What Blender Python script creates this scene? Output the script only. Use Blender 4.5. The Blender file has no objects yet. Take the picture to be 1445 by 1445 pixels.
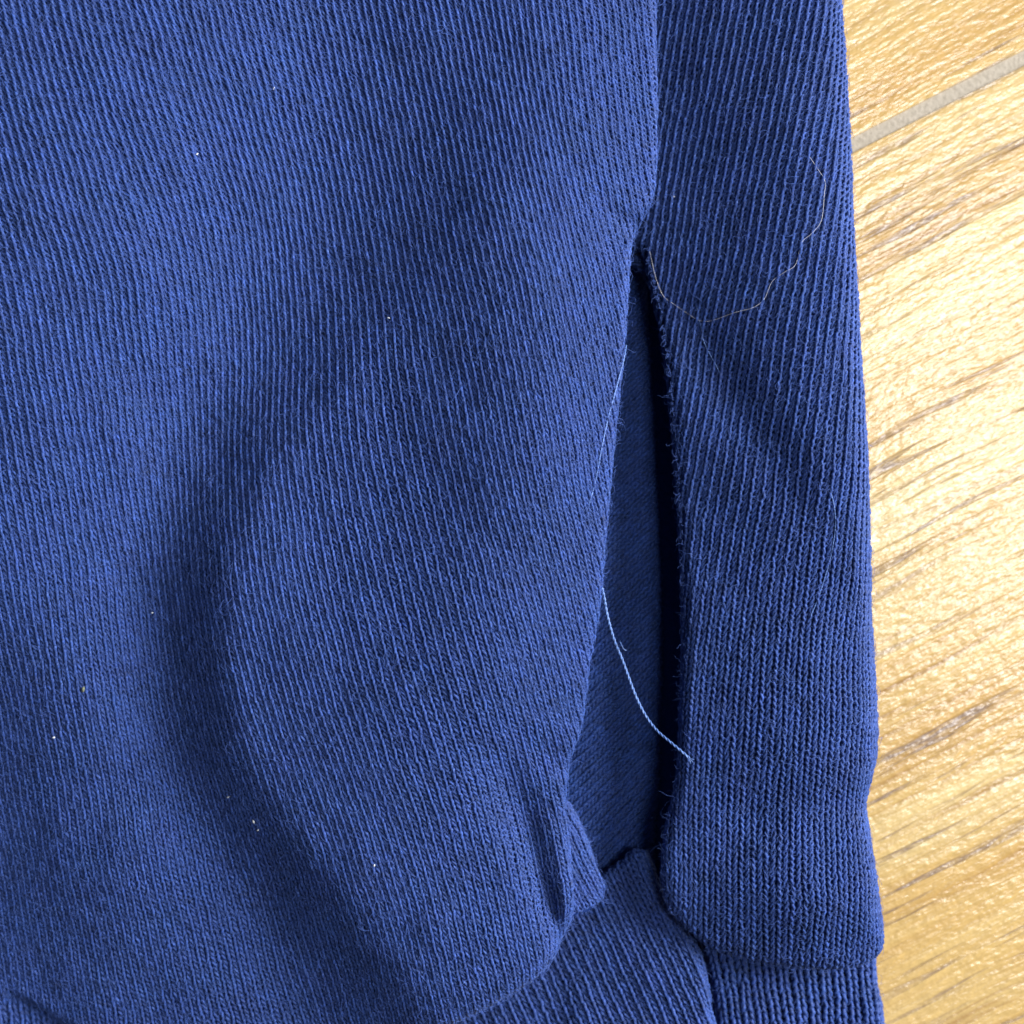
import bpy, bmesh, math
import numpy as np
from mathutils import Vector

# ------------------------------------------------------------------ camera, light, exposure
PX = 1e-4            # one unit of the working plan = 0.1 mm
HCAM = 2200.0        # camera height in plan units (22 cm above the floor)
CX = CY = 722.5
scene = bpy.context.scene
col = scene.collection

cam_d = bpy.data.cameras.new('camera')
cam = bpy.data.objects.new('camera', cam_d); col.objects.link(cam)
cam.location = (0, 0, HCAM * PX)
cam_d.sensor_width = 36
cam_d.lens = 36 * HCAM / 1445.0
cam_d.clip_start = 0.01; cam_d.clip_end = 20
cam_d.dof.use_dof = True
cam_d.dof.focus_distance = (HCAM - 170) * PX
cam_d.dof.aperture_fstop = 15.0
scene.camera = cam

world = bpy.data.worlds.new('World'); scene.world = world; world.use_nodes = True
bg = world.node_tree.nodes['Background']
bg.inputs[0].default_value = (0.62, 0.74, 1.0, 1); bg.inputs[1].default_value = 0.10

def area(name, loc, target, sx, sy, power, color):
    l = bpy.data.lights.new(name, 'AREA'); l.shape = 'RECTANGLE'
    l.size = sx; l.size_y = sy; l.energy = power; l.color = color
    o = bpy.data.objects.new(name, l); col.objects.link(o); o.location = loc
    d = Vector(target) - Vector(loc)
    o.rotation_euler = d.to_track_quat('-Z', 'Y').to_euler()
    return o
# the window: a tall bright opening to the right, high above the floor
area('window_light', (0.87, 0.27, 0.48), (0.0, 0.0, 0.0), 0.50, 0.56, 36.0, (0.93, 0.96, 1.0))
# small extra lamp, added only for the glare on the glazed tiles
area('added_glare_lamp', (0.37, 0.055, 0.95), (0.0, 0.0, 0.0), 0.20, 0.26, 4.5, (0.97, 0.98, 1.0))

vs = scene.view_settings
vs.view_transform = 'Standard'; vs.look = 'None'; vs.gamma = 1.0; vs.exposure = 0.0
vs.use_curve_mapping = False

rng = np.random.default_rng(7)

# ------------------------------------------------------------------ materials
def nt(name):
    m = bpy.data.materials.new(name); m.use_nodes = True
    t = m.node_tree; t.nodes.clear()
    out = t.nodes.new('ShaderNodeOutputMaterial')
    b = t.nodes.new('ShaderNodeBsdfPrincipled')
    t.links.new(b.outputs[0], out.inputs[0])
    return m, t, b
def node(t, kind, **kw):
    n = t.nodes.new(kind)
    for k, v in kw.items():
        if k.startswith('i_'):
            n.inputs[k[2:].replace('_', ' ')].default_value = v
        else: setattr(n, k, v)
    return n
def ramp(t, stops, interp='LINEAR'):
    n = t.nodes.new('ShaderNodeValToRGB'); cr = n.color_ramp; cr.interpolation = interp
    while len(cr.elements) < len(stops): cr.elements.new(0.5)
    for e, (p, c) in zip(cr.elements, stops):
        e.position = p; e.color = (c, c, c, 1) if isinstance(c, (int, float)) else (*c, 1)
    return n

NAVY = (0.0178, 0.0448, 0.188)
def yarn_material(name, base=NAVY):
    m, t, b = nt(name); L = t.links.new
    tc = node(t, 'ShaderNodeTexCoord')
    n1 = node(t, 'ShaderNodeTexNoise'); n1.inputs['Scale'].default_value = 5200; n1.inputs['Detail'].default_value = 2
    L(tc.outputs['Object'], n1.inputs['Vector'])
    r1 = ramp(t, [(0.30, 0.45), (0.5, 0.9), (0.62, 1.25), (0.75, 1.9)])
    L(n1.outputs['Fac'], r1.inputs[0])
    at = node(t, 'ShaderNodeAttribute', attribute_name='tone')
    mul = node(t, 'ShaderNodeMath', operation='MULTIPLY')
    L(r1.outputs[0], mul.inputs[0]); L(at.outputs['Fac'], mul.inputs[1])
    n2 = node(t, 'ShaderNodeTexNoise'); n2.inputs['Scale'].default_value = 260; n2.inputs['Detail'].default_value = 3
    L(tc.outputs['Object'], n2.inputs['Vector'])
    mixc = node(t, 'ShaderNodeMix', data_type='RGBA')
    mixc.inputs[6].default_value = (base[0]*1.15, base[1]*0.94, base[2]*0.98, 1)
    mixc.inputs[7].default_value = (base[0]*0.88, base[1]*1.08, base[2]*1.0, 1)
    L(n2.outputs['Fac'], mixc.inputs[0])
    vm = node(t, 'ShaderNodeVectorMath', operation='SCALE')
    L(mixc.outputs[2], vm.inputs[0]); L(mul.outputs[0], vm.inputs[3])
    # glints of loose fibre ends, put into the colour as pale flecks
    n3 = node(t, 'ShaderNodeTexNoise'); n3.inputs['Scale'].default_value = 4200; n3.inputs['Detail'].default_value = 3
    L(tc.outputs['Object'], n3.inputs['Vector'])
    r3 = ramp(t, [(0.565, 0.0), (0.745, 0.62)]); L(n3.outputs['Fac'], r3.inputs[0])
    mf = node(t, 'ShaderNodeMix', data_type='RGBA'); mf.inputs[7].default_value = (base[0]*5.5, base[1]*4.0, base[2]*2.5, 1)
    L(r3.outputs[0], mf.inputs[0]); L(vm.outputs[0], mf.inputs[6])
    L(mf.outputs[2], b.inputs['Base Color'])
    b.inputs['Roughness'].default_value = 0.65
    b.inputs['Specular IOR Level'].default_value = 0.28
    b.inputs['Sheen Weight'].default_value = 0.13
    b.inputs['Sheen Roughness'].default_value = 0.5
    b.inputs['Sheen Tint'].default_value = (0.4, 0.58, 1.0, 1)
    bp = node(t, 'ShaderNodeBump'); bp.inputs['Strength'].default_value = 0.5; bp.inputs['Distance'].default_value = 0.00006
    L(n1.outputs['Fac'], bp.inputs['Height']); L(bp.outputs[0], b.inputs['Normal'])
    return m
def plain(name, c, rough=0.8, spec=0.2):
    m, t, b = nt(name)
    n = node(t, 'ShaderNodeTexNoise'); n.inputs['Scale'].default_value = 3000
    tc = node(t, 'ShaderNodeTexCoord'); t.links.new(tc.outputs['Object'], n.inputs['Vector'])
    r = ramp(t, [(0.3, tuple(x*0.75 for x in c)), (0.7, tuple(min(1, x*1.2) for x in c))])
    t.links.new(n.outputs['Fac'], r.inputs[0]); t.links.new(r.outputs[0], b.inputs['Base Color'])
    b.inputs['Roughness'].default_value = rough; b.inputs['Specular IOR Level'].default_value = spec
    return m
M_YARN = yarn_material('navy_yarn')
M_LINING_SHADED = yarn_material('shaded_lining_yarn', (0.012, 0.040, 0.190))  # shade inside the slit put into the colour: darker, bluer yarn
M_CLOTH = plain('dark_navy_backing', (0.009, 0.024, 0.112), 0.95, 0.05)  # darker than the yarn: shade of the knit gaps put into the colour
M_FUZZ = plain('navy_fibre', (0.048, 0.092, 0.30), 0.6, 0.25)
M_THREAD = plain('blue_sewing_thread', (0.11, 0.20, 0.47), 0.4, 0.5)
M_HAIR = plain('pale_hair', (0.66, 0.64, 0.66), 0.4, 0.5)
M_LINT = plain('white_lint', (0.66, 0.67, 0.68), 0.7, 0.4)
M_CRUMB = plain('olive_crumb', (0.16, 0.17, 0.11), 0.8, 0.3)

def tile_material():
    m, t, b = nt('wood_look_tile'); L = t.links.new
    tc = node(t, 'ShaderNodeTexCoord'); oi = node(t, 'ShaderNodeObjectInfo')
    off = node(t, 'ShaderNodeVectorMath', operation='SCALE'); off.inputs[0].default_value = (3.1, 1.7, 0.0)
    L(oi.outputs['Random'], off.inputs[3])
    add = node(t, 'ShaderNodeVectorMath', operation='ADD'); L(tc.outputs['Object'], add.inputs[0]); L(off.outputs[0], add.inputs[1])
    # a slow warp keeps the grain from running dead straight
    wn = node(t, 'ShaderNodeTexNoise'); wn.inputs['Scale'].default_value = 28; wn.inputs['Detail'].default_value = 2
    L(add.outputs[0], wn.inputs['Vector'])
    ws = node(t, 'ShaderNodeVectorMath', operation='SUBTRACT'); ws.inputs[1].default_value = (.5, .5, .5); L(wn.outputs['Color'], ws.inputs[0])
    wm = node(t, 'ShaderNodeVectorMath', operation='MULTIPLY'); wm.inputs[1].default_value = (0.0, 0.003, 0.0); L(ws.outputs[0], wm.inputs[0])
    vec = node(t, 'ShaderNodeVectorMath', operation='ADD'); L(add.outputs[0], vec.inputs[0]); L(wm.outputs[0], vec.inputs[1])
    def noise(sx, sy, detail, rough=0.55):
        mp = node(t, 'ShaderNodeVectorMath', operation='MULTIPLY'); mp.inputs[1].default_value = (sx, sy, 1)
        L(vec.outputs[0], mp.inputs[0])
        n = node(t, 'ShaderNodeTexNoise'); n.inputs['Scale'].default_value = 1; n.inputs['Detail'].default_value = detail
        n.inputs['Roughness'].default_value = rough
        L(mp.outputs[0], n.inputs['Vector']); return n
    broad = noise(10, 90, 3)
    streak = noise(22, 520, 4, 0.62)
    pores = noise(30, 640, 3, 0.55)
    gate = noise(18, 60, 2)
    fine = noise(300, 2600, 2)
    rip = noise(520, 1100, 2, 0.6)
    cb = ramp(t, [(0.25, (0.38, 0.21, 0.056)), (0.5, (0.46, 0.30, 0.105)), (0.75, (0.52, 0.385, 0.175))])
    L(broad.outputs['Fac'], cb.inputs[0])
    rs = ramp(t, [(0.30, (0.52, 0.40, 0.30)), (0.44, (0.95, 0.93, 0.9)), (0.56, (1, 1, 1)), (0.7, (1.12, 1.14, 1.16))]); L(streak.outputs['Fac'], rs.inputs[0])
    m1 = node(t, 'ShaderNodeMix', data_type='RGBA', blend_type='MULTIPLY'); m1.inputs[0].default_value = 0.85
    L(cb.outputs[0], m1.inputs[6]); L(rs.outputs[0], m1.inputs[7])
    rp0 = ramp(t, [(0.36, 0.9), (0.43, 0.0)]); L(pores.outputs['Fac'], rp0.inputs[0])
    rg = ramp(t, [(0.36, 0.0), (0.55, 1.0)]); L(gate.outputs['Fac'], rg.inputs[0])
    rp = node(t, 'ShaderNodeMath', operation='MULTIPLY'); L(rp0.outputs[0], rp.inputs[0]); L(rg.outputs[0], rp.inputs[1])
    # the dark pores are broken up into short ticks
    tk = ramp(t, [(0.38, 0.25), (0.55, 1.0)]); L(fine.outputs['Fac'], tk.inputs[0])
    rpt = node(t, 'ShaderNodeMath', operation='MULTIPLY'); L(rp.outputs[0], rpt.inputs[0]); L(tk.outputs[0], rpt.inputs[1])
    m2 = node(t, 'ShaderNodeMix', data_type='RGBA'); m2.inputs[7].default_value = (0.17, 0.115, 0.085, 1)
    L(rpt.outputs[0], m2.inputs[0]); L(m1.outputs[2], m2.inputs[6])
    rf = ramp(t, [(0.3, 0.82), (0.7, 1.1)]); L(fine.outputs['Fac'], rf.inputs[0])
    m3 = node(t, 'ShaderNodeMix', data_type='RGBA', blend_type='MULTIPLY'); m3.inputs[0].default_value = 0.6
    L(m2.outputs[2], m3.inputs[6]); L(rf.outputs[0], m3.inputs[7])
    L(m3.outputs[2], b.inputs['Base Color'])
    # relief: grain valleys and a fine leathery ripple
    s1 = node(t, 'ShaderNodeMath', operation='MULTIPLY'); s1.inputs[1].default_value = 1.0; L(streak.outputs['Fac'], s1.inputs[0])
    s2 = node(t, 'ShaderNodeMath', operation='MULTIPLY_ADD'); s2.inputs[1].default_value = 0.8; L(rip.outputs['Fac'], s2.inputs[0]); L(s1.outputs[0], s2.inputs[2])
    s3 = node(t, 'ShaderNodeMath', operation='MULTIPLY_ADD'); s3.inputs[1].default_value = -0.5; L(rp.outputs[0], s3.inputs[0]); L(s2.outputs[0], s3.inputs[2])
    bp = node(t, 'ShaderNodeBump'); bp.inputs['Strength'].default_value = 1.0; bp.inputs['Distance'].default_value = 0.0002
    L(s3.outputs[0], bp.inputs['Height']); L(bp.outputs[0], b.inputs['Normal'])
    b.inputs['Roughness'].default_value = 0.25
    b.inputs['Specular IOR Level'].default_value = 0.85
    return m
def grout_material():
    m, t, b = nt('grey_grout'); L = t.links.new
    tc = node(t, 'ShaderNodeTexCoord')
    n = node(t, 'ShaderNodeTexNoise'); n.inputs['Scale'].default_value = 1500; n.inputs['Detail'].default_value = 4
    L(tc.outputs['Object'], n.inputs['Vector'])
    r = ramp(t, [(0.3, (0.26, 0.215, 0.155)), (0.7, (0.34, 0.285, 0.215))]); L(n.outputs['Fac'], r.inputs[0])
    L(r.outputs[0], b.inputs['Base Color']); b.inputs['Roughness'].default_value = 0.7
    bp = node(t, 'ShaderNodeBump'); bp.inputs['Strength'].default_value = 1.0; bp.inputs['Distance'].default_value = 0.00012
    L(n.outputs['Fac'], bp.inputs['Height']); L(bp.outputs[0], b.inputs['Normal'])
    return m
M_TILE = tile_material(); M_GROUT = grout_material()

# ------------------------------------------------------------------ helpers
def W3(p, zref=0.0):
    """plan (x right, y down, z up; 0.1 mm) -> world metres, outline drawn at height zref"""
    p = np.asarray(p, float); s = 1 - zref / HCAM
    return np.stack([(p[..., 0]-CX)*s*PX, -(p[..., 1]-CY)*s*PX, p[..., 2]*PX], -1)

def raw_mesh(name, verts, faces4, mat, parent=None, smooth=True, tone=None):
    me = bpy.data.meshes.new(name)
    nv, nf = len(verts), len(faces4)
    me.vertices.add(nv); me.vertices.foreach_set('co', verts.astype(np.float32).ravel())
    me.loops.add(nf*4); me.loops.foreach_set('vertex_index', faces4.astype(np.int32).ravel())
    me.polygons.add(nf); me.polygons.foreach_set('loop_start', np.arange(0, nf*4, 4, dtype=np.int32))
    me.polygons.foreach_set('use_smooth', np.full(nf, smooth))
    me.update(calc_edges=True)
    if tone is not None:
        a = me.attributes.new('tone', 'FLOAT', 'POINT'); a.data.foreach_set('value', tone.astype(np.float32))
    me.materials.append(mat)
    o = bpy.data.objects.new(name, me); col.objects.link(o); o.parent = parent
    return o

def tubes(P, N, R, sides=4):
    """P (K,n,3) centre lines, N (K,n,3) reference normals, R (K,n) radii -> verts, quads"""
    T = np.gradient(P, axis=1); T /= np.linalg.norm(T, axis=2, keepdims=True) + 1e-12
    S = np.cross(T, N); S /= np.linalg.norm(S, axis=2, keepdims=True) + 1e-12
    B = np.cross(S, T)
    a = np.arange(sides) * 2*np.pi/sides
    V = P[:, :, None] + R[:, :, None, None]*(np.cos(a)[None, None, :, None]*S[:, :, None] + np.sin(a)[None, None, :, None]*B[:, :, None])
    K, n = P.shape[:2]
    idx = np.arange(K*n*sides).reshape(K, n, sides)
    q = np.stack([idx[:, :-1, :], np.roll(idx, -1, 2)[:, :-1, :], np.roll(idx, -1, 2)[:, 1:, :], idx[:, 1:, :]], -1)
    return V.reshape(-1, 3), q.reshape(-1, 4)

def catmull(pts, step):
    pts = np.asarray(pts, float); out = []
    n = len(pts)
    for i in range(n-1):
        p0, p1, p2, p3 = pts[max(i-1, 0)], pts[i], pts[i+1], pts[min(i+2, n-1)]
        m = max(1, int(np.linalg.norm((p2-p1)[:2])/step))
        for t in np.arange(m)/m:
            out.append(0.5*((2*p1)+(-p0+p2)*t+(2*p0-5*p1+4*p2-p3)*t*t+(-p0+3*p1-3*p2+p3)*t**3))
    out.append(pts[-1]); return np.array(out)

def outline(pts, step=12):
    """closed outline, rows (x, y, roll width, roll height)"""
    pts = list(pts); o = catmull(pts + [pts[0]], step)
    return o[:-1]

def sdf(O, X, Y):
    """signed distance (+ inside), nearest point, outward normal and roll sizes on a closed outline"""
    A = O; Bp = np.roll(O, -1, 0); D = Bp[:, :2]-A[:, :2]; LL = (D**2).sum(1)+1e-9
    area2 = (A[:, 0]*Bp[:, 1]-Bp[:, 0]*A[:, 1]).sum()
    nrm = np.stack([D[:, 1], -D[:, 0]], 1)/np.sqrt(LL)[:, None]
    if area2 < 0: nrm = -nrm
    vn = nrm+np.roll(nrm, 1, 0); vn /= np.linalg.norm(vn, axis=1, keepdims=True)+1e-9
    x, y = X.ravel(), Y.ravel(); n = len(x)
    d = np.empty(n); q = np.empty((n, 2)); no = np.empty((n, 2)); rr = np.empty((n, 2))
    for s in range(0, n, 20000):
        e = min(n, s+20000); px, py = x[s:e, None], y[s:e, None]
        t = np.clip(((px-A[:, 0])*D[:, 0]+(py-A[:, 1])*D[:, 1])/LL, 0, 1)
        qx = A[:, 0]+t*D[:, 0]; qy = A[:, 1]+t*D[:, 1]
        dd = (px-qx)**2+(py-qy)**2; k = dd.argmin(1); r = np.arange(e-s); tk = t[r, k][:, None]
        cond = ((A[:, 1] > py) != (Bp[:, 1] > py)) & (px < A[:, 0]+(py-A[:, 1])*D[:, 0]/np.where(np.abs(D[:, 1]) < 1e-9, 1e-9, D[:, 1]))
        ins = cond.sum(1) % 2 == 1
        d[s:e] = np.where(ins, 1, -1)*np.sqrt(dd[r, k]); q[s:e] = np.stack([qx[r, k], qy[r, k]], 1)
        v = vn[k]*(1-tk)+np.roll(vn, -1, 0)[k]*tk; no[s:e] = v/(np.linalg.norm(v, axis=1, keepdims=True)+1e-9)
        rr[s:e] = A[k, 2:4]*(1-tk)+Bp[k, 2:4]*tk
    sh = X.shape
    return d.reshape(sh), q.reshape(sh+(2,)), no.reshape(sh+(2,)), rr.reshape(sh+(2,))

def poly_dist(P, X, Y):
    P = np.asarray(P, float); best = np.full(X.shape, 1e9); bt = np.zeros(X.shape); n = len(P)-1
    for i in range(n):
        a, b = P[i], P[i+1]; d = b-a; t = np.clip(((X-a[0])*d[0]+(Y-a[1])*d[1])/(d@d), 0, 1)
        dd = np.hypot(X-a[0]-t*d[0], Y-a[1]-t*d[1]); m = dd < best
        best = np.where(m, dd, best); bt = np.where(m, (i+t)/n, bt)
    return best, bt

def tps(pts, reg=1e-3):
    """smooth surface through (x, y, value) control points"""
    p = np.asarray(pts, float); xy = p[:, :2]/500.0; n = len(p)
    def ph(r2): return np.where(r2 > 0, 0.5*r2*np.log(np.maximum(r2, 1e-12)), 0)
    K = ph(((xy[:, None]-xy[None])**2).sum(2))+reg*np.eye(n)
    Q = np.c_[np.ones(n), xy]; Am = np.block([[K, Q], [Q.T, np.zeros((3, 3))]])
    w = np.linalg.solve(Am, np.r_[p[:, 2], 0, 0, 0])
    def f(X, Y):
        x, y = np.asarray(X)/500.0, np.asarray(Y)/500.0; out = w[n]+w[n+1]*x+w[n+2]*y
        for i in range(n): out = out+w[i]*ph((x-xy[i, 0])**2+(y-xy[i, 1])**2)
        return out
    return f

def shepard(pts, s=130.0):
    p = np.asarray(pts, float)
    def f(X, Y):
        num = 0; den = 1e-9
        for x, y, v in p:
            w = np.exp(-((X-x)**2+(Y-y)**2)/(2*s*s))+1e-7/(1+((X-x)**2+(Y-y)**2)/1e4)
            num = num+w*v; den = den+w
        return num/den
    return f

def vnoise(X, Y, cell, seed, octaves=2):
    out = 0; amp = 1.0; tot = 0
    for o in range(octaves):
        g = np.random.default_rng(seed+o).normal(size=(256, 256))
        x = X/cell+37.3; y = Y/cell+11.7; xi = np.floor(x).astype(int); yi = np.floor(y).astype(int)
        fx = x-xi; fy = y-yi; fx = fx*fx*(3-2*fx); fy = fy*fy*(3-2*fy)
        G = lambda a, b: g[a % 256, b % 256]
        out = out+amp*((G(xi, yi)*(1-fx)+G(xi+1, yi)*fx)*(1-fy)+(G(xi, yi+1)*(1-fx)+G(xi+1, yi+1)*fx)*fy)
        tot += amp; amp *= 0.5; cell *= 0.5
    return out/tot

# ------------------------------------------------------------------ knitted panel builder
def knit_panel(name, parent, O, zfun, slope, xr, yr, W, C, zref, skew=0.15, thmax=2.2, depth=1.55, rad=2.4,
               shear=0.24, lean=1.2, loop=0.235, hh=0.88, rib=0.0, mat=None, fuzz=2.0, clip=(-125, -125, 1490, 1560), fuzz_len=(9, 24), seed=1):
    r = np.random.default_rng(seed)
    mat = mat or M_YARN
    FU, FV = 3, 2
    nu = int((xr[1]-xr[0])/W); nv = int((yr[1]-yr[0])/C)
    ys = np.arange(yr[0]-200, yr[1]+200, 5.0)
    xw = np.empty((nu*FU+1, len(ys))); x = xr[0]+np.arange(nu*FU+1)*W/FU
    i0 = int(np.argmin(np.abs(ys-yr[0]))); xw[:, i0] = x
    cur = x.copy()
    for k in range(i0+1, len(ys)):
        cur = cur+5.0*slope(cur, np.full_like(cur, ys[k-1])); xw[:, k] = cur
    cur = x.copy()
    for k in range(i0-1, -1, -1):
        cur = cur-5.0*slope(cur, np.full_like(cur, ys[k+1])); xw[:, k] = cur
    v = np.arange(nv*FV+1)/FV; y0 = yr[0]+v*C
    Y = np.repeat(y0[None], nu*FU+1, 0); X = np.empty_like(Y); mid = 0.5*(xr[0]+xr[1])
    for _ in range(2):
        for a in range(nu*FU+1): X[a] = np.interp(Y[a], ys, xw[a])
        Y = y0[None]-skew*(X-mid)
    for a in range(nu*FU+1): X[a] = np.interp(Y[a], ys, xw[a])
    # hand-knit irregularity of wales and courses
    X = X+0.55*vnoise(X, Y, 26, seed*11)+1.6*vnoise(X, Y, 110, seed*13); Y = Y+0.9*vnoise(X, Y, 26, seed*17)+2.0*vnoise(X, Y, 90, seed*29)
    d, q, no, rr = sdf(O, X, Y)
    Rx, Rz = rr[..., 0], rr[..., 1]; La = 0.5*(Rx+Rz)
    th = np.clip((Rx-d)/La, 0, None); thc = np.minimum(th, thmax)
    mx = np.where(d >= Rx, X, q[..., 0]-no[..., 0]*Rx*(1-np.sin(thc)))
    my = np.where(d >= Rx, Y, q[..., 1]-no[..., 1]*Rx*(1-np.sin(thc)))
    mz = zfun(mx, my)-Rz*(1-np.cos(thc))
    if rib:
        ug = np.arange(nu*FU+1)[:, None]/FU
        mz = mz+rib*np.cos(2*np.pi*(ug-0.5))*1.0
    S = np.stack([mx, my, mz], -1)
    dU = np.gradient(S, axis=0); dV = np.gradient(S, axis=1)
    N = np.cross(dU, dV); ln = np.linalg.norm(N, axis=2, keepdims=True)
    N = np.where(ln > 1e-6, N/np.maximum(ln, 1e-6), np.array([0, 0, 1.0]))
    ok = (th <= thmax+.25) & (mx > clip[0]) & (mx < clip[2]) & (my > clip[1]) & (my < clip[3])
    # added backing sheet, coloured dark to stand for shade between the loops
    okq = (th[:-1, :-1] <= thmax) & (th[1:, 1:] <= thmax) & (th[1:, :-1] <= thmax) & (th[:-1, 1:] <= thmax)
    base = S-N*(depth+1.1)
    idx = np.arange(base.shape[0]*base.shape[1]).reshape(base.shape[:2])
    qd = np.stack([idx[:-1, :-1], idx[:-1, 1:], idx[1:, 1:], idx[1:, :-1]], -1)[okq]
    used = np.unique(qd); remap = np.full(idx.size, -1); remap[used] = np.arange(len(used))
    cloth = raw_mesh(name, W3(base.reshape(-1, 3)[used], zref), remap[qd], M_CLOTH, parent)
    # loops
    I, J = np.meshgrid(np.arange(nu), np.arange(1, nv-1), indexing='ij')
    c = ok[I*FU+FU//2, J*FV]; I, J = I[c], J[c]; K = len(I)
    NP = 11; tt = np.linspace(0, 2*np.pi, NP)[None]
    jit = r.normal(0, 0.07, (K, 1)); hj = hh*(1+r.normal(0, 0.08, (K, 1)))
    cx = X[I*FU+1, J*FV]; cy = Y[I*FU+1, J*FV]
    shv = (shear(cx, cy) if callable(shear) else np.full(K, shear))[:, None]
    lev = (lean(cx, cy) if callable(lean) else np.full(K, lean))[:, None]
    lpv = (loop(cx, cy) if callable(loop) else np.full(K, loop))[:, None]
    vv = J[:, None]-hj*np.cos(tt)+jit*np.sin(tt)**2
    uu = I[:, None]+tt/(2*np.pi)+lpv*np.sin(2*tt)+shv*(vv-J[:, None])+r.normal(0, 0.04, (K, 1))*np.sin(tt)**2
    zl = -depth*np.cos(2*tt)+lev*np.sin(tt)+r.normal(0, 0.5, (K, 1))*np.sin(tt)**2
    gu = np.clip(uu*FU, 0, nu*FU-1e-3); gv = np.clip(vv*FV, 0, nv*FV-1e-3)
    ui, vi = gu.astype(int), gv.astype(int); fu, fv = (gu-ui)[..., None], (gv-vi)[..., None]
    bl = lambda F: (F[ui, vi]*(1-fu)*(1-fv)+F[ui+1, vi]*fu*(1-fv)+F[ui, vi+1]*(1-fu)*fv+F[ui+1, vi+1]*fu*fv)
    PN = bl(N); PP = bl(S)+PN*zl[..., None]
    # thick and thin places in the spun yarn
    rv = rad*(1+0.12*vnoise(uu*0.9+J[:, None]*7.7, vv*0+J[:, None]*3.1, 0.55, seed*19, 2)+r.normal(0, 0.05, (K, 1)))
    V, Q = tubes(PP, PN, np.clip(rv, 0.6*rad, 1.5*rad))
    tone = np.clip(1+0.11*r.normal(size=(K, 1))+0.06*vnoise(cx, cy, 60, seed*23)[:, None], 0.55, 1.5)*np.ones((1, NP))
    st = raw_mesh('knit_loops', W3(V, zref), Q, mat, cloth, True, np.repeat(tone.ravel(), 4))
    st['kind'] = 'stuff'
    if fuzz > 0 and K:
        n = int(K*fuzz); k = r.integers(0, K, n); pt = r.integers(1, NP-1, n)
        root = PP[k, pt]; nn = PN[k, pt]
        NS = 6; Ls = r.uniform(*fuzz_len, n)*np.exp(r.normal(0, .25, n)); ph = r.uniform(0, 2*np.pi, n)
        e1 = np.cross(nn, np.array([0.3, 0.9, 0.1])); e1 /= np.linalg.norm(e1, axis=1, keepdims=True)+1e-9; e2 = np.cross(nn, e1)
        pos = np.empty((n, NS, 3)); pos[:, 0] = root+nn*rad*0.5; up = r.uniform(0.15, 1.0, n)
        for s in range(1, NS):
            ph = ph+r.normal(0, 0.75, n); up = up-r.uniform(0.1, 0.45, n)
            di = np.cos(ph)[:, None]*e1+np.sin(ph)[:, None]*e2+nn*np.maximum(up, -0.25)[:, None]
            di /= np.linalg.norm(di, axis=1, keepdims=True)
            pos[:, s] = pos[:, s-1]+di*(Ls/(NS-1))[:, None]
        fibres('fuzz', W3(pos, zref), 0.24*PX, M_FUZZ, cloth)
    return cloth, (X, Y, S, N, d)

def fibres(name, pos, radius, mat, parent):
    n, s = pos.shape[:2]
    hc = bpy.data.hair_curves.new(name); hc.add_curves([s]*n)
    hc.attributes['position'].data.foreach_set('vector', pos.astype(np.float32).ravel())
    ra = hc.attributes.get('radius') or hc.attributes.new('radius', 'FLOAT', 'POINT')
    prof = np.linspace(1.0, 0.45, s)[None]*radius*np.ones((n, 1)); ra.data.foreach_set('value', prof.astype(np.float32).ravel())
    hc.materials.append(mat)
    o = bpy.data.objects.new(name, hc); col.objects.link(o); o.parent = parent; o['kind'] = 'stuff'
    return o

def strand(name, pts, radius, mat, parent=None, zref=0.0, plies=1, pitch=16.0, step=2.0, sides=6, fray=0):
    p = catmull(pts, step); n = len(p)
    T = np.gradient(p, axis=0); T /= np.linalg.norm(T, axis=1, keepdims=True)
    ref = np.tile(np.array([0.05, 0.03, 1.0]), (n, 1)); S = np.cross(T, ref); S /= np.linalg.norm(S, axis=1, keepdims=True); B = np.cross(S, T)
    arc = np.r_[0, np.cumsum(np.linalg.norm(np.diff(p, axis=0), axis=1))]
    P = []; R = []
    for k in range(plies):
        a = 2*np.pi*(arc/pitch+k/plies); off = radius*0.55 if plies > 1 else 0
        P.append(p+off*(np.cos(a)[:, None]*S+np.sin(a)[:, None]*B)); R.append(np.full(n, radius*(0.62 if plies > 1 else 1)))
    P = np.array(P); R = np.array(R); R[:, -1] *= 0.4; R[:, 0] *= 0.4
    V, Q = tubes(P, np.repeat(ref[None], len(P), 0), R, sides)
    return raw_mesh(name, W3(V, zref), Q, mat, parent)

# ------------------------------------------------------------------ setting: tiled floor
ANG = math.radians(27.0)
bm = bmesh.new()
bmesh.ops.create_grid(bm, x_segments=1, y_segments=1, size=0.6)
me = bpy.data.meshes.new('floor'); bm.to_mesh(me); bm.free(); me.materials.append(M_GROUT)
floor = bpy.data.objects.new('floor', me); col.objects.link(floor); floor.location = (0, 0, -0.00035); floor['kind'] = 'structure'
floor['label'] = 'wood-look tiled floor with grey grout joint'
TW, TL, TG = 0.150, 0.60, 0.0011
bm = bmesh.new(); bmesh.ops.create_cube(bm, size=1)
bmesh.ops.scale(bm, vec=(TL, TW, 0.008), verts=bm.verts)
bmesh.ops.bevel(bm, geom=[e for e in bm.edges if all(v.co.z > 0 for v in e.verts)], offset=0.0005, segments=4, affect='EDGES')
tile_me = bpy.data.meshes.new('tile'); bm.to_mesh(tile_me); bm.free(); tile_me.materials.append(M_TILE)
for p_ in tile_me.polygons: p_.use_smooth = False
g0 = Vector(((1320-CX)*PX, -(145-CY)*PX, 0)); ux = Vector((math.cos(ANG), math.sin(ANG), 0)); uy = Vector((-math.sin(ANG), math.cos(ANG), 0))
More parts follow.
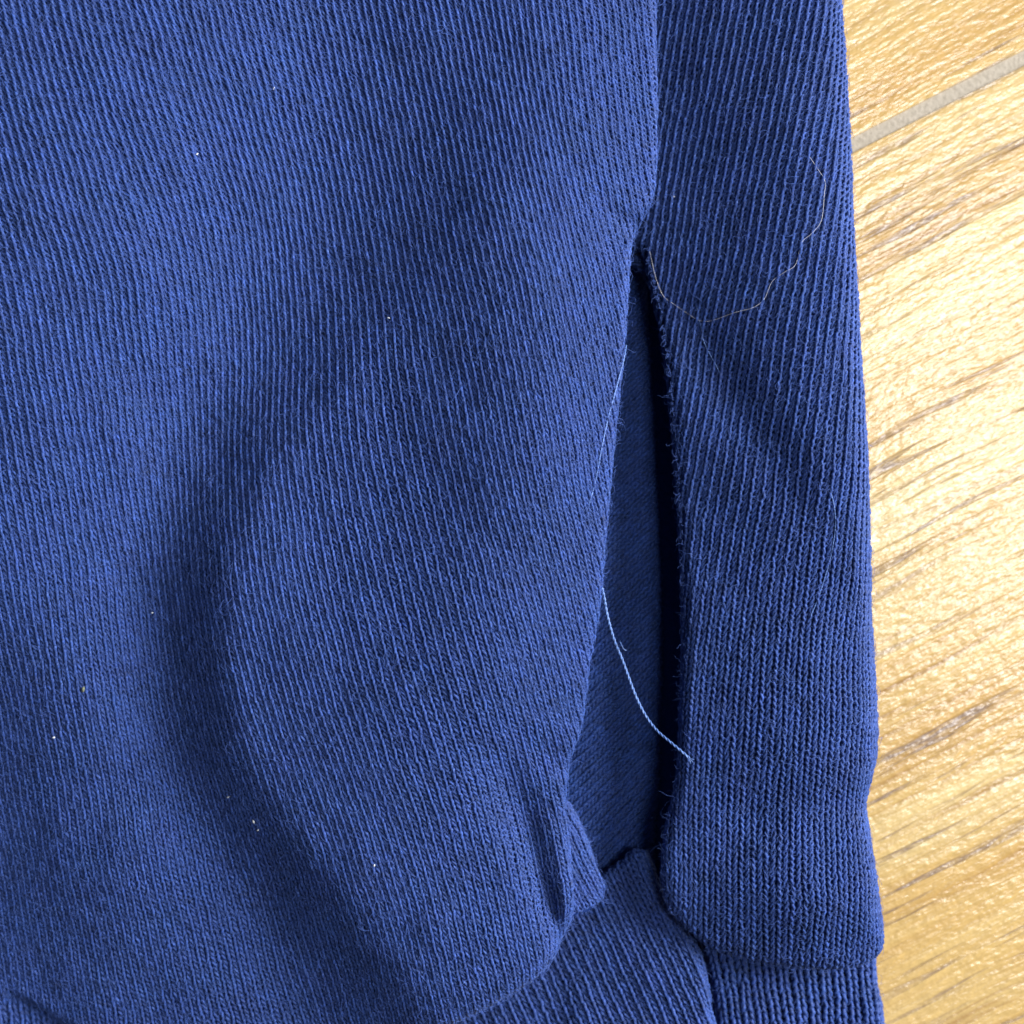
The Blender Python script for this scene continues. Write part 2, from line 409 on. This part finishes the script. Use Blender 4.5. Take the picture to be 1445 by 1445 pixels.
for k, sh in ((0.5, 0.10), (-0.5, -0.17), (-1.5, 0.06)):
    o = bpy.data.objects.new('tile', tile_me); col.objects.link(o); o.parent = floor
    c = g0+uy*(k*(TW+TG))+ux*(sh)
    o.location = c+Vector((0, 0, -0.004+0.00035)); o.rotation_euler = (0, 0, ANG)

# ------------------------------------------------------------------ the sweatshirt
shirt = bpy.data.objects.new('sweatshirt', None); col.objects.link(shirt)
shirt.empty_display_size = 0.02
shirt['label'] = 'navy blue knitted cotton sweatshirt with an open pocket slit and ribbed hem'
shirt['category'] = 'sweatshirt'

# --- pocket front: the big panel on the left
lip = [(926, -10), (928, 100), (928, 200), (925, 255), (916, 288), (898, 318), (889, 350), (885, 400), (881, 450), (877, 500), (871, 560),
       (864, 620), (859, 680), (855, 720), (851, 770), (847, 820), (844, 850), (838, 890), (831, 930), (826, 970), (823, 1000), (817, 1035), (803, 1075), (799, 1105),
       (796, 1140), (800, 1180), (805, 1230), (808, 1270), (806, 1310), (797, 1335), (787, 1352), (768, 1378), (738, 1402), (700, 1425), (650, 1452), (560, 1490)]
O_front = outline([(-170, -170, 40, 60), (400, -170, 40, 60), (924, -170, 12, 9)] +
                  [(x, y, 12, 10) if y < 1310 else (x, y, 20, 40) for x, y in lip] +
                  [(300, 1540, 20, 25), (130, 1535, 20, 25), (60, 1500, 20, 20), (20, 1472, 14, 10), (-25, 1450, 14, 8), (-170, 1430, 14, 6)])
flat_z = tps([(-200, -200, 232), (0, 0, 226), (250, 0, 204), (450, 0, 160), (0, 300, 212), (200, 300, 186), (350, 300, 136), (0, 600, 168), (150, 600, 148), (250, 600, 112), (-200, 850, 118),
    (0, 850, 134), (120, 850, 120), (210, 850, 92), (-200, 1050, 56), (0, 1050, 90), (120, 1050, 110), (230, 1050, 90), (-200, 1250, 20), (0, 1250, 60), (150, 1250, 93), (250, 1250, 94), (310, 1250, 82),
    (-200, 1450, 16), (0, 1450, 34), (200, 1450, 64), (330, 1450, 74), (420, 1450, 66), (600, -100, 166), (700, 200, 150), (600, 600, 100), (600, 1000, 85), (700, 1400, 70)], 3e-3)
bulge_z = tps([(640, 0, 156), (602, 100, 152), (470, 414, 148), (345, 640, 160), (290, 846, 161), (305, 1053, 154), (380, 1241, 136), (480, 1410, 126), (760, 0, 172), (700, 300, 188), (600, 300, 164), (620, 500, 178), (500, 640, 170), (560, 750, 182),
    (440, 880, 174), (560, 900, 190), (450, 1040, 174), (560, 1060, 188), (520, 1180, 176), (620, 1200, 176), (590, 1330, 164), (680, 1330, 162), (880, 0, 144), (910, 150, 138), (890, 300, 148), (880, 450, 180), (850, 680, 186), (835, 880, 180), (800, 1020, 168), (785, 1120, 150),
    (790, 1200, 146), (770, 1320, 158), (720, 1170, 168), (720, 1020, 190), (700, 1420, 155), (780, 650, 212), (755, 880, 204), (800, 200, 176), (810, 450, 200), (200, 300, 150), (100, 850, 130), (200, 1250, 110)], 4e-3)
SHY = [-250, 0, 100, 169, 414, 640, 846, 1053, 1241, 1410, 1560]
SHX = [700, 640, 612, 594, 465, 325, 266, 284, 366, 468, 560]
SHW = [230, 200, 190, 180, 155, 125, 100, 105, 115, 120, 130]
SH = catmull(np.c_[SHX, SHY, SHW], 12)
def front_z(X, Y):
    xs = np.interp(Y, SH[:, 1], SH[:, 0]); w = np.interp(Y, SH[:, 1], SH[:, 2])
    k = 1.75+0.6*np.clip((700-Y)/450, 0, 1)+0.5*np.clip((Y-1080)/250, 0, 1)
    t = np.clip((X-xs+w)/(k*w), 0, 1); t = t*t*(3-2*t)
    a = flat_z(X, Y); return a+(bulge_z(X, Y)-a)*t
crease = [(700, 1030), (716, 1090), (736, 1150), (752, 1205), (770, 1260), (786, 1312), (794, 1345)]
def zf_front(X, Y):
    z = front_z(X, Y)
    dist, t = poly_dist(crease, X, Y)
    wd = 30*(1-t)+10.0; dp = 26*np.clip(t*2.6, 0, 1)
    z = z-dp*np.exp(-(dist/wd)**2)
    for pl, dep, wid in (([(908, 316), (862, 300), (800, 292)], 9, 15), ([(906, 318), (872, 352), (846, 420)], 8, 16), ([(800, 1085), (760, 1060), (700, 1000)], 8, 20)):
        dist, t = poly_dist(pl, X, Y); z = z-dep*(1-t)*np.exp(-(dist/wid)**2)
    z = z+3.0*vnoise(X, Y, 130, 301)+1.0*vnoise(X, Y, 45, 305)
    return z
front_slope = shepard([(0, 0, .2), (150, 200, .25), (250, 200, .26), (450, 50, .2), (600, 80, .2), (850, 50, .1), (900, 150, .08), (700, 200, .19), (850, 300, .26), (550, 300, .2),
    (400, 450, .05), (330, 600, -.03), (200, 600, .08), (50, 600, .12), (50, 900, .12), (200, 900, .11), (300, 800, .12), (400, 750, .2), (560, 760, .25), (750, 600, .2),
    (800, 900, .25), (700, 950, .28), (450, 1000, .31), (350, 1050, .36), (550, 1150, .33), (700, 1150, .31), (650, 1300, .22), (100, 1200, .14), (250, 1250, .17), (400, 1300, .26), (790, 1200, .12), (-200, 400, .15), (-300, 1000, .13)], 90)
line_like = shepard([(0, 0, 1), (300, 200, 1), (600, 100, .9), (850, 150, .8), (300, 500, .9), (100, 500, .8), (500, 500, .6), (560, 760, .45), (800, 600, .3), (100, 800, .55), (300, 800, .6),
    (700, 900, .3), (450, 1050, .4), (100, 1100, .25), (150, 1300, .1), (500, 1250, .4), (650, 1300, .25)], 160)
knit_panel('pocket_front', shirt, O_front, zf_front, front_slope, (-420, 975), (-175, 1620), 10.9, 7.9, 165,
           skew=0.17, shear=lambda x, y: 0.08+0.20*line_like(x, y), lean=lambda x, y: 0.2+1.35*line_like(x, y), loop=lambda x, y: 0.25-0.075*line_like(x, y), fuzz=3.0, seed=3)

# --- side panel: the narrow folded strip on the right
O_side = outline([(862, -170, 14, 12), (1178, -170, 34, 40), (1183, 0, 34, 58), (1187, 60, 34, 58), (1192, 130, 34, 58), (1195, 200, 34, 58), (1199, 300, 34, 58), (1205, 400, 34, 58), (1212, 520, 34, 58),
    (1217, 600, 34, 58), (1222, 680, 34, 58), (1227, 800, 34, 58), (1232, 900, 34, 58), (1237, 970, 34, 58), (1240, 1030, 34, 58), (1237, 1070, 32, 44), (1228, 1110, 30, 42),
    (1224, 1142, 30, 42), (1229, 1180, 30, 44), (1237, 1240, 32, 46), (1246, 1295, 30, 42), (1251, 1322, 24, 34), (1247, 1343, 16, 20), (1228, 1358, 11, 11), (1180, 1367, 9, 9), (1110, 1362, 9, 9),
    (1045, 1351, 9, 9), (1000, 1337, 10, 10), (972, 1314, 12, 12), (949, 1288, 14, 14), (939, 1255, 14, 16), (937, 1215, 14, 18), (942, 1175, 14, 20), (951, 1132, 14, 22), (959, 1090, 14, 24), (962, 1020, 14, 24),
    (964, 950, 14, 24), (966, 880, 14, 24), (965, 800, 14, 24), (961, 710, 14, 24), (956, 630, 14, 24), (950, 560, 14, 24), (944, 500, 14, 24), (935, 445, 13, 22), (924, 395, 12, 20), (913, 352, 10, 14), (896, 340, 10, 12), (862, 330, 14, 12)])
side_z = tps([(870, -100, 76), (930, -100, 84), (1040, -100, 108), (1130, -100, 124), (1180, -100, 112), (870, 150, 76), (930, 150, 84), (1040, 150, 108), (1130, 150, 124), (1190, 150, 110),
    (870, 320, 72), (930, 320, 84), (1040, 320, 108), (1130, 320, 125), (1195, 320, 110), (960, 500, 90), (1060, 500, 110), (1140, 500, 126), (1205, 500, 110),
    (970, 700, 90), (1060, 700, 110), (1150, 700, 126), (1215, 700, 110), (975, 900, 94), (1070, 900, 114), (1160, 900, 124), (1225, 900, 106), (975, 1050, 96), (1070, 1050, 118), (1160, 1050, 126), (1230, 1050, 106),
    (955, 1150, 86), (1060, 1150, 106), (1160, 1150, 112), (1222, 1140, 96), (950, 1250, 84), (1060, 1250, 110), (1160, 1250, 120), (1235, 1250, 102), (1000, 1320, 72), (1100, 1345, 86), (1180, 1345, 90), (1240, 1330, 80)], 2e-3)
def zf_side(X, Y):
    d1, t1 = poly_dist([(935, 390), (1010, 520), (1090, 650), (1160, 790)], X, Y)
    d2, t2 = poly_dist([(960, 1150), (1080, 1135), (1215, 1140)], X, Y)
    return side_z(X, Y)+0.13*(X-1090)*np.clip((1000-Y)/350, 0, 1)-13*np.exp(-(d1/38)**2)*np.sin(np.pi*np.clip(t1*.9+.08, 0, 1))-7*t2*np.exp(-(d2/30)**2)+26+2.5*vnoise(X, Y, 120, 401)+1.0*vnoise(X, Y, 45, 405)
side_slope = shepard([(950, 0, -.14), (1100, 0, -.2), (1180, 0, -.14), (960, 300, -.14), (1100, 250, -.24), (1190, 300, -.1), (970, 500, -.17), (1080, 500, -.2), (1190, 500, -.08), (970, 700, -.2), (1100, 700, -.16), (1200, 700, -.05),
    (1000, 900, -.12), (1150, 900, -.1), (1220, 900, -.02), (1000, 1100, -.04), (1150, 1100, -.03), (1000, 1300, .04), (1150, 1300, .02), (1230, 1300, .05)], 90)
side_line = shepard([(1000, 0, 1), (1150, 0, 1), (1050, 300, 1), (1000, 600, .8), (1150, 600, .7), (1050, 900, .15), (1150, 1000, .1), (1050, 1200, .1), (1150, 1300, .1)], 150)
_, SD = knit_panel('side_panel', shirt, O_side, zf_side, side_slope, (900, 1560), (-175, 1420), 11.6, 8.7, 102,
           skew=-0.08, shear=lambda x, y: -0.20*side_line(x, y)-.02, lean=lambda x, y: -0.1-1.9*side_line(x, y), loop=lambda x, y: 0.25-0.07*side_line(x, y), fuzz=2.8, seed=5, thmax=2.3)

# --- pocket lining seen through the slit
O_lin = outline([(760, 230, 10, 10), (892, 260, 12, 20), (909, 330, 12, 40), (915, 400, 12, 40), (922, 500, 12, 40), (929, 600, 12, 40), (934, 700, 14, 40), (938, 800, 14, 40), (939, 900, 14, 40), (938, 1000, 14, 40),
    (936, 1080, 14, 40), (930, 1160, 12, 34), (924, 1230, 10, 24), (912, 1290, 10, 16), (850, 1300, 10, 14), (800, 1300, 10, 10), (700, 1300, 10, 10), (700, 700, 10, 10)])
def zf_lin(X, Y): return 24-0.12*(X-860)+3*vnoise(X, Y, 90, 501)
knit_panel('pocket_lining', shirt, O_lin, zf_lin, lambda x, y: np.full_like(x, -1.05), (600, 1840), (430, 1540), 15.5, 7.0, 28, skew=-0.6,
           shear=0.1, lean=0.4, mat=M_LINING_SHADED, depth=2.3, rad=2.4, fuzz=0.5, clip=(770, 240, 990, 1290), seed=9)

# --- ribbed hem under the pocket corner
O_rib = outline([(640, 1370, 10, 10), (760, 1290, 10, 10), (838, 1244, 9, 9), (868, 1226, 9, 9), (898, 1200, 9, 9), (912, 1203, 9, 11), (925, 1240, 10, 18), (945, 1288, 10, 24), (968, 1318, 10, 24), (986, 1345, 10, 24),
    (996, 1385, 10, 26), (1001, 1430, 10, 26), (1004, 1540, 10, 26), (600, 1540, 10, 10)])
def zf_rib(X, Y): return 50+0.20*(X-850)+0.02*(Y-1300)+3*vnoise(X, Y, 80, 601)
knit_panel('hem_rib', shirt, O_rib, zf_rib, lambda x, y: np.full_like(x, 0.46), (480, 1010), (1150, 1560), 15.5, 9.2, 52, skew=0.3, depth=1.8, rad=2.7,
           shear=0.16, lean=0.8, rib=1.6, fuzz=2.0, clip=(600, 1180, 1100, 1530), seed=12)
# --- ribbed hem under the side strip
O_rib2 = outline([(985, 1310, 10, 16), (1120, 1320, 10, 10), (1222, 1325, 20, 22), (1236, 1350, 20, 22), (1241, 1400, 20, 22), (1250, 1450, 20, 22), (1260, 1540, 20, 22), (1018, 1540, 10, 26), (1014, 1440, 10, 26), (1007, 1390, 10, 24), (998, 1350, 10, 20)])
def zf_rib2(X, Y): return 44+8*np.sin((X-1010)/240*np.pi)+3*vnoise(X, Y, 80, 651)
knit_panel('hem_rib', shirt, O_rib2, zf_rib2, lambda x, y: 0.18-0.1*(x-1010)/240, (940, 1300), (1270, 1560), 20.0, 10.5, 46, skew=-0.05, depth=2.2, rad=3.1,
           shear=0.02, lean=0.3, rib=4.2, fuzz=2.0, clip=(960, 1300, 1300, 1530), seed=14)

O_rib3 = outline([(-150, 1370, 10, 10), (20, 1380, 10, 10), (120, 1440, 10, 10), (140, 1540, 10, 10), (-150, 1540, 10, 10)])
def zf_rib3(X, Y): return 20+3*vnoise(X, Y, 80, 661)
knit_panel('hem_rib', shirt, O_rib3, zf_rib3, lambda x, y: np.full_like(x, 0.15), (-200, 160), (1360, 1560), 15.5, 9.2, 20, skew=0.1, depth=1.8, rad=2.7,
           shear=0.1, lean=0.8, rib=1.6, fuzz=1.0, clip=(-120, 1390, 110, 1530), seed=15)

# --- turned-in seam allowance beside the pocket corner
O_sa = outline([(775, 1120, 8, 6), (797, 1128, 8, 6), (815, 1158, 8, 7), (830, 1194, 8, 7), (841, 1226, 8, 7), (851, 1252, 8, 7), (845, 1274, 8, 7), (833, 1288, 9, 18), (812, 1294, 9, 18), (770, 1290, 8, 6)])
def zf_sa(X, Y): return 102-0.2*(X-810)+2*vnoise(X, Y, 40, 701)
knit_panel('seam_allowance', shirt, O_sa, zf_sa, lambda x, y: np.full_like(x, 0.5), (650, 900), (1100, 1310), 10.5, 8.2, 84, skew=0.35,
           shear=0.1, lean=0.8, fuzz=3.0, clip=(790, 1110, 880, 1310), seed=16)

# --- body layer lying flat under everything
O_back = outline([(-150, -150, 6, 2), (1140, -150, 6, 2), (1185, 900, 6, 2), (1190, 1330, 6, 2), (1200, 1530, 6, 2), (-150, 1530, 6, 2)], 40)
bX, bY = np.meshgrid(np.arange(-140, 1190, 30.0), np.arange(-140, 1530, 30.0), indexing='ij')
bZ = 8+1.5*vnoise(bX, bY, 100, 801); bi = np.arange(bX.size).reshape(bX.shape)
bq = np.stack([bi[:-1, :-1], bi[:-1, 1:], bi[1:, 1:], bi[1:, :-1]], -1).reshape(-1, 4)
raw_mesh('back_layer', W3(np.stack([bX, bY, bZ], -1).reshape(-1, 3), 8), bq, M_CLOTH, shirt)

# --- loose sewing thread at the slit
def fz(x, y): return float(zf_front(np.array([float(x)]), np.array([float(y)]))[0])
thr = [(883, 488, -2), (879, 507, 3.2), (873, 530, 2.2), (866, 556, 3.4), (858, 585, 2.2), (851, 615, 3.2), (845, 645, 2.0), (840, 672, 3.0), (836, 690, 2.0), (831, 706, 2.8), (828, 722, -3)]
thr = [(x, y, fz(x, y)+z-(5 if y < 500 else 0)) for x, y, z in thr]
strand('loose_thread', thr, 1.0, M_THREAD, shirt, 165, plies=2, pitch=11)
thr = [(846, 818, 112), (852, 840, 104), (856, 862, 98), (862, 886, 94), (869, 908, 93), (879, 932, 94), (889, 960, 98), (898, 984, 103), (910, 1008, 108), (925, 1028, 120), (942, 1042, 134), (956, 1053, 143), (968, 1063, 148)]
strand('loose_thread', thr, 1.7, M_THREAD, shirt, 105, plies=2, pitch=15)
# frayed tip and a stray end
for dx, dy in ((7, 2), (5, 6), (1, 8)):
    strand('thread_fibre', [(965, 1061, 147), (968+dx*.5, 1063+dy*.5, 149), (968+dx, 1063+dy, 148)], 0.4, M_THREAD, shirt, 105)
strand('thread_fibre', [(875, 905, 95), (878, 912, 98), (881, 917, 98), (885, 918, 97)], 0.5, M_THREAD, shirt, 100)
def surf_z(x, y): return float(zf_side(np.array([float(x)]), np.array([float(y)]))[0])
faint = [(983, 432), (985, 447), (989, 462), (992, 480), (1001, 500), (1009, 515), (1016, 530)]
strand('loose_thread', [(x, y, surf_z(x, y)+3.4) for x, y in faint], 0.6, M_THREAD, shirt, 102, plies=2, pitch=9)
faint = [(1158, 690), (1165, 715), (1167, 745), (1162, 780), (1153, 815), (1143, 845), (1134, 866)]
strand('loose_thread', [(x, y, surf_z(x, y)+2.6) for x, y in faint], 0.6, M_THREAD, shirt, 102, plies=2, pitch=9)
# curling fibres along the raw left edge of the side strip
r = np.random.default_rng(77)
ed = catmull([(909, 352), (920, 395), (931, 445), (940, 500), (946, 560), (952, 630), (957, 710), (961, 800), (962, 880), (960, 950), (958, 1020), (955, 1090), (947, 1132), (938, 1175), (933, 1215), (935, 1255), (945, 1288)], 2.0)
k = r.integers(0, len(ed), 420); n = len(k)
pos = np.empty((n, 7, 3)); pos[:, 0, :2] = ed[k]+np.c_[np.full(n, 3.0), np.zeros(n)]; pos[:, 0, 2] = 98+r.uniform(-6, 10, n)
ph = np.pi+r.normal(0, .9, n); Lf = r.uniform(4, 11, n)*np.exp(r.normal(0, .35, n)); up = r.uniform(-.2, .5, n); curl = r.normal(0, .55, n)
for s in range(1, 7):
    ph = ph+curl+r.normal(0, .3, n); di = np.c_[np.cos(ph), np.sin(ph), up]; pos[:, s] = pos[:, s-1]+di*(Lf/6)[:, None]
sp = [o for o in shirt.children if o.name == 'side_panel'][0]
fibres('edge_fibres', W3(pos, 102), 0.24*PX, M_FUZZ, sp)

# ------------------------------------------------------------------ small things lying on the cloth
def top(name, pts, rad_, mat, label, cat, zref):
    o = strand(name, pts, rad_, mat, None, zref); o['label'] = label; o['category'] = cat; return o
hp = [(918, 352), (926, 388), (936, 414), (950, 427), (968, 440), (985, 452), (1002, 454), (1032, 445), (1057, 439), (1072, 427), (1082, 404), (1098, 392), (1112, 383), (1118, 362), (1122, 350), (1133, 341), (1145, 327), (1149, 312), (1151, 287), (1152, 269), (1142, 252), (1131, 235)]
hz = [surf_z(x, y)+(7 if 6 < i < 9 else 4.2) for i, (x, y) in enumerate(hp)]
top('hair_strand', [(x, y, z) for (x, y), z in zip(hp, hz)], 0.23, M_HAIR, 'thin pale curling hair lying on the narrow right strip', 'hair', 102)

def speck(x, y, size, rot, z, zref, mat, label, name='lint_speck', cat='lint'):
    rr_ = np.random.default_rng(int(x*7+y)); bm = bmesh.new(); bmesh.ops.create_icosphere(bm, subdivisions=2, radius=1)
    for v in bm.verts:
        v.co = Vector((v.co.x*size*1.1, v.co.y*size*0.55, v.co.z*size*0.5))*float(1+rr_.normal(0, .16))
        v.co *= PX
    me = bpy.data.meshes.new(name); bm.to_mesh(me); bm.free(); me.materials.append(mat)
    for p_ in me.polygons: p_.use_smooth = True
    o = bpy.data.objects.new(name, me); col.objects.link(o)
    o.location = W3(np.array([x, y, z]), zref); o.rotation_euler = (0, 0, rot); o['label'] = label; o['category'] = cat
    if cat == 'lint': o['group'] = 'white lint specks on the navy knit'
for x, y, s, a, lab in ((386, 124, 2.0, 1.4, 'white lint speck highest up on the pocket front'), (280, 220, 1.9, .6, 'pale lint speck on the smooth upper left of the pocket front'),
        (548, 448, 1.6, -.2, 'tiny lint speck in the middle of the pocket front'),
        (200, 869, 1.5, .1, 'tiny lint speck in the shaded valley, upper of the two on the left'), (314, 1133, 2.0, .3, 'white lint speck in the fold, left of the close pair'),
        (352, 1167, 2.4, 2.0, 'largest white lint speck, upper of the close pair in the fold'), (358, 1179, 1.6, .5, 'smaller white lint speck, lower of the close pair in the fold'),
        (529, 1219, 1.8, 1.2, 'single white lint speck low on the bulging pocket front'), (57, 1050, 2.0, .2, 'white lint speck near the left edge below the olive crumb')):
    speck(x, y, s, a, fz(x, y)+4.6, 165, M_LINT, lab)
speck(951, 277, 1.5, -.4, surf_z(951, 277)+3.6, 102, M_LINT, 'white lint speck just right of the top of the slit')
speck(103, 979, 3.6, 1.3, fz(103, 979)+3.4, 165, M_CRUMB, 'small olive crumb stuck to the knit near the left edge', 'crumb', 'crumb')
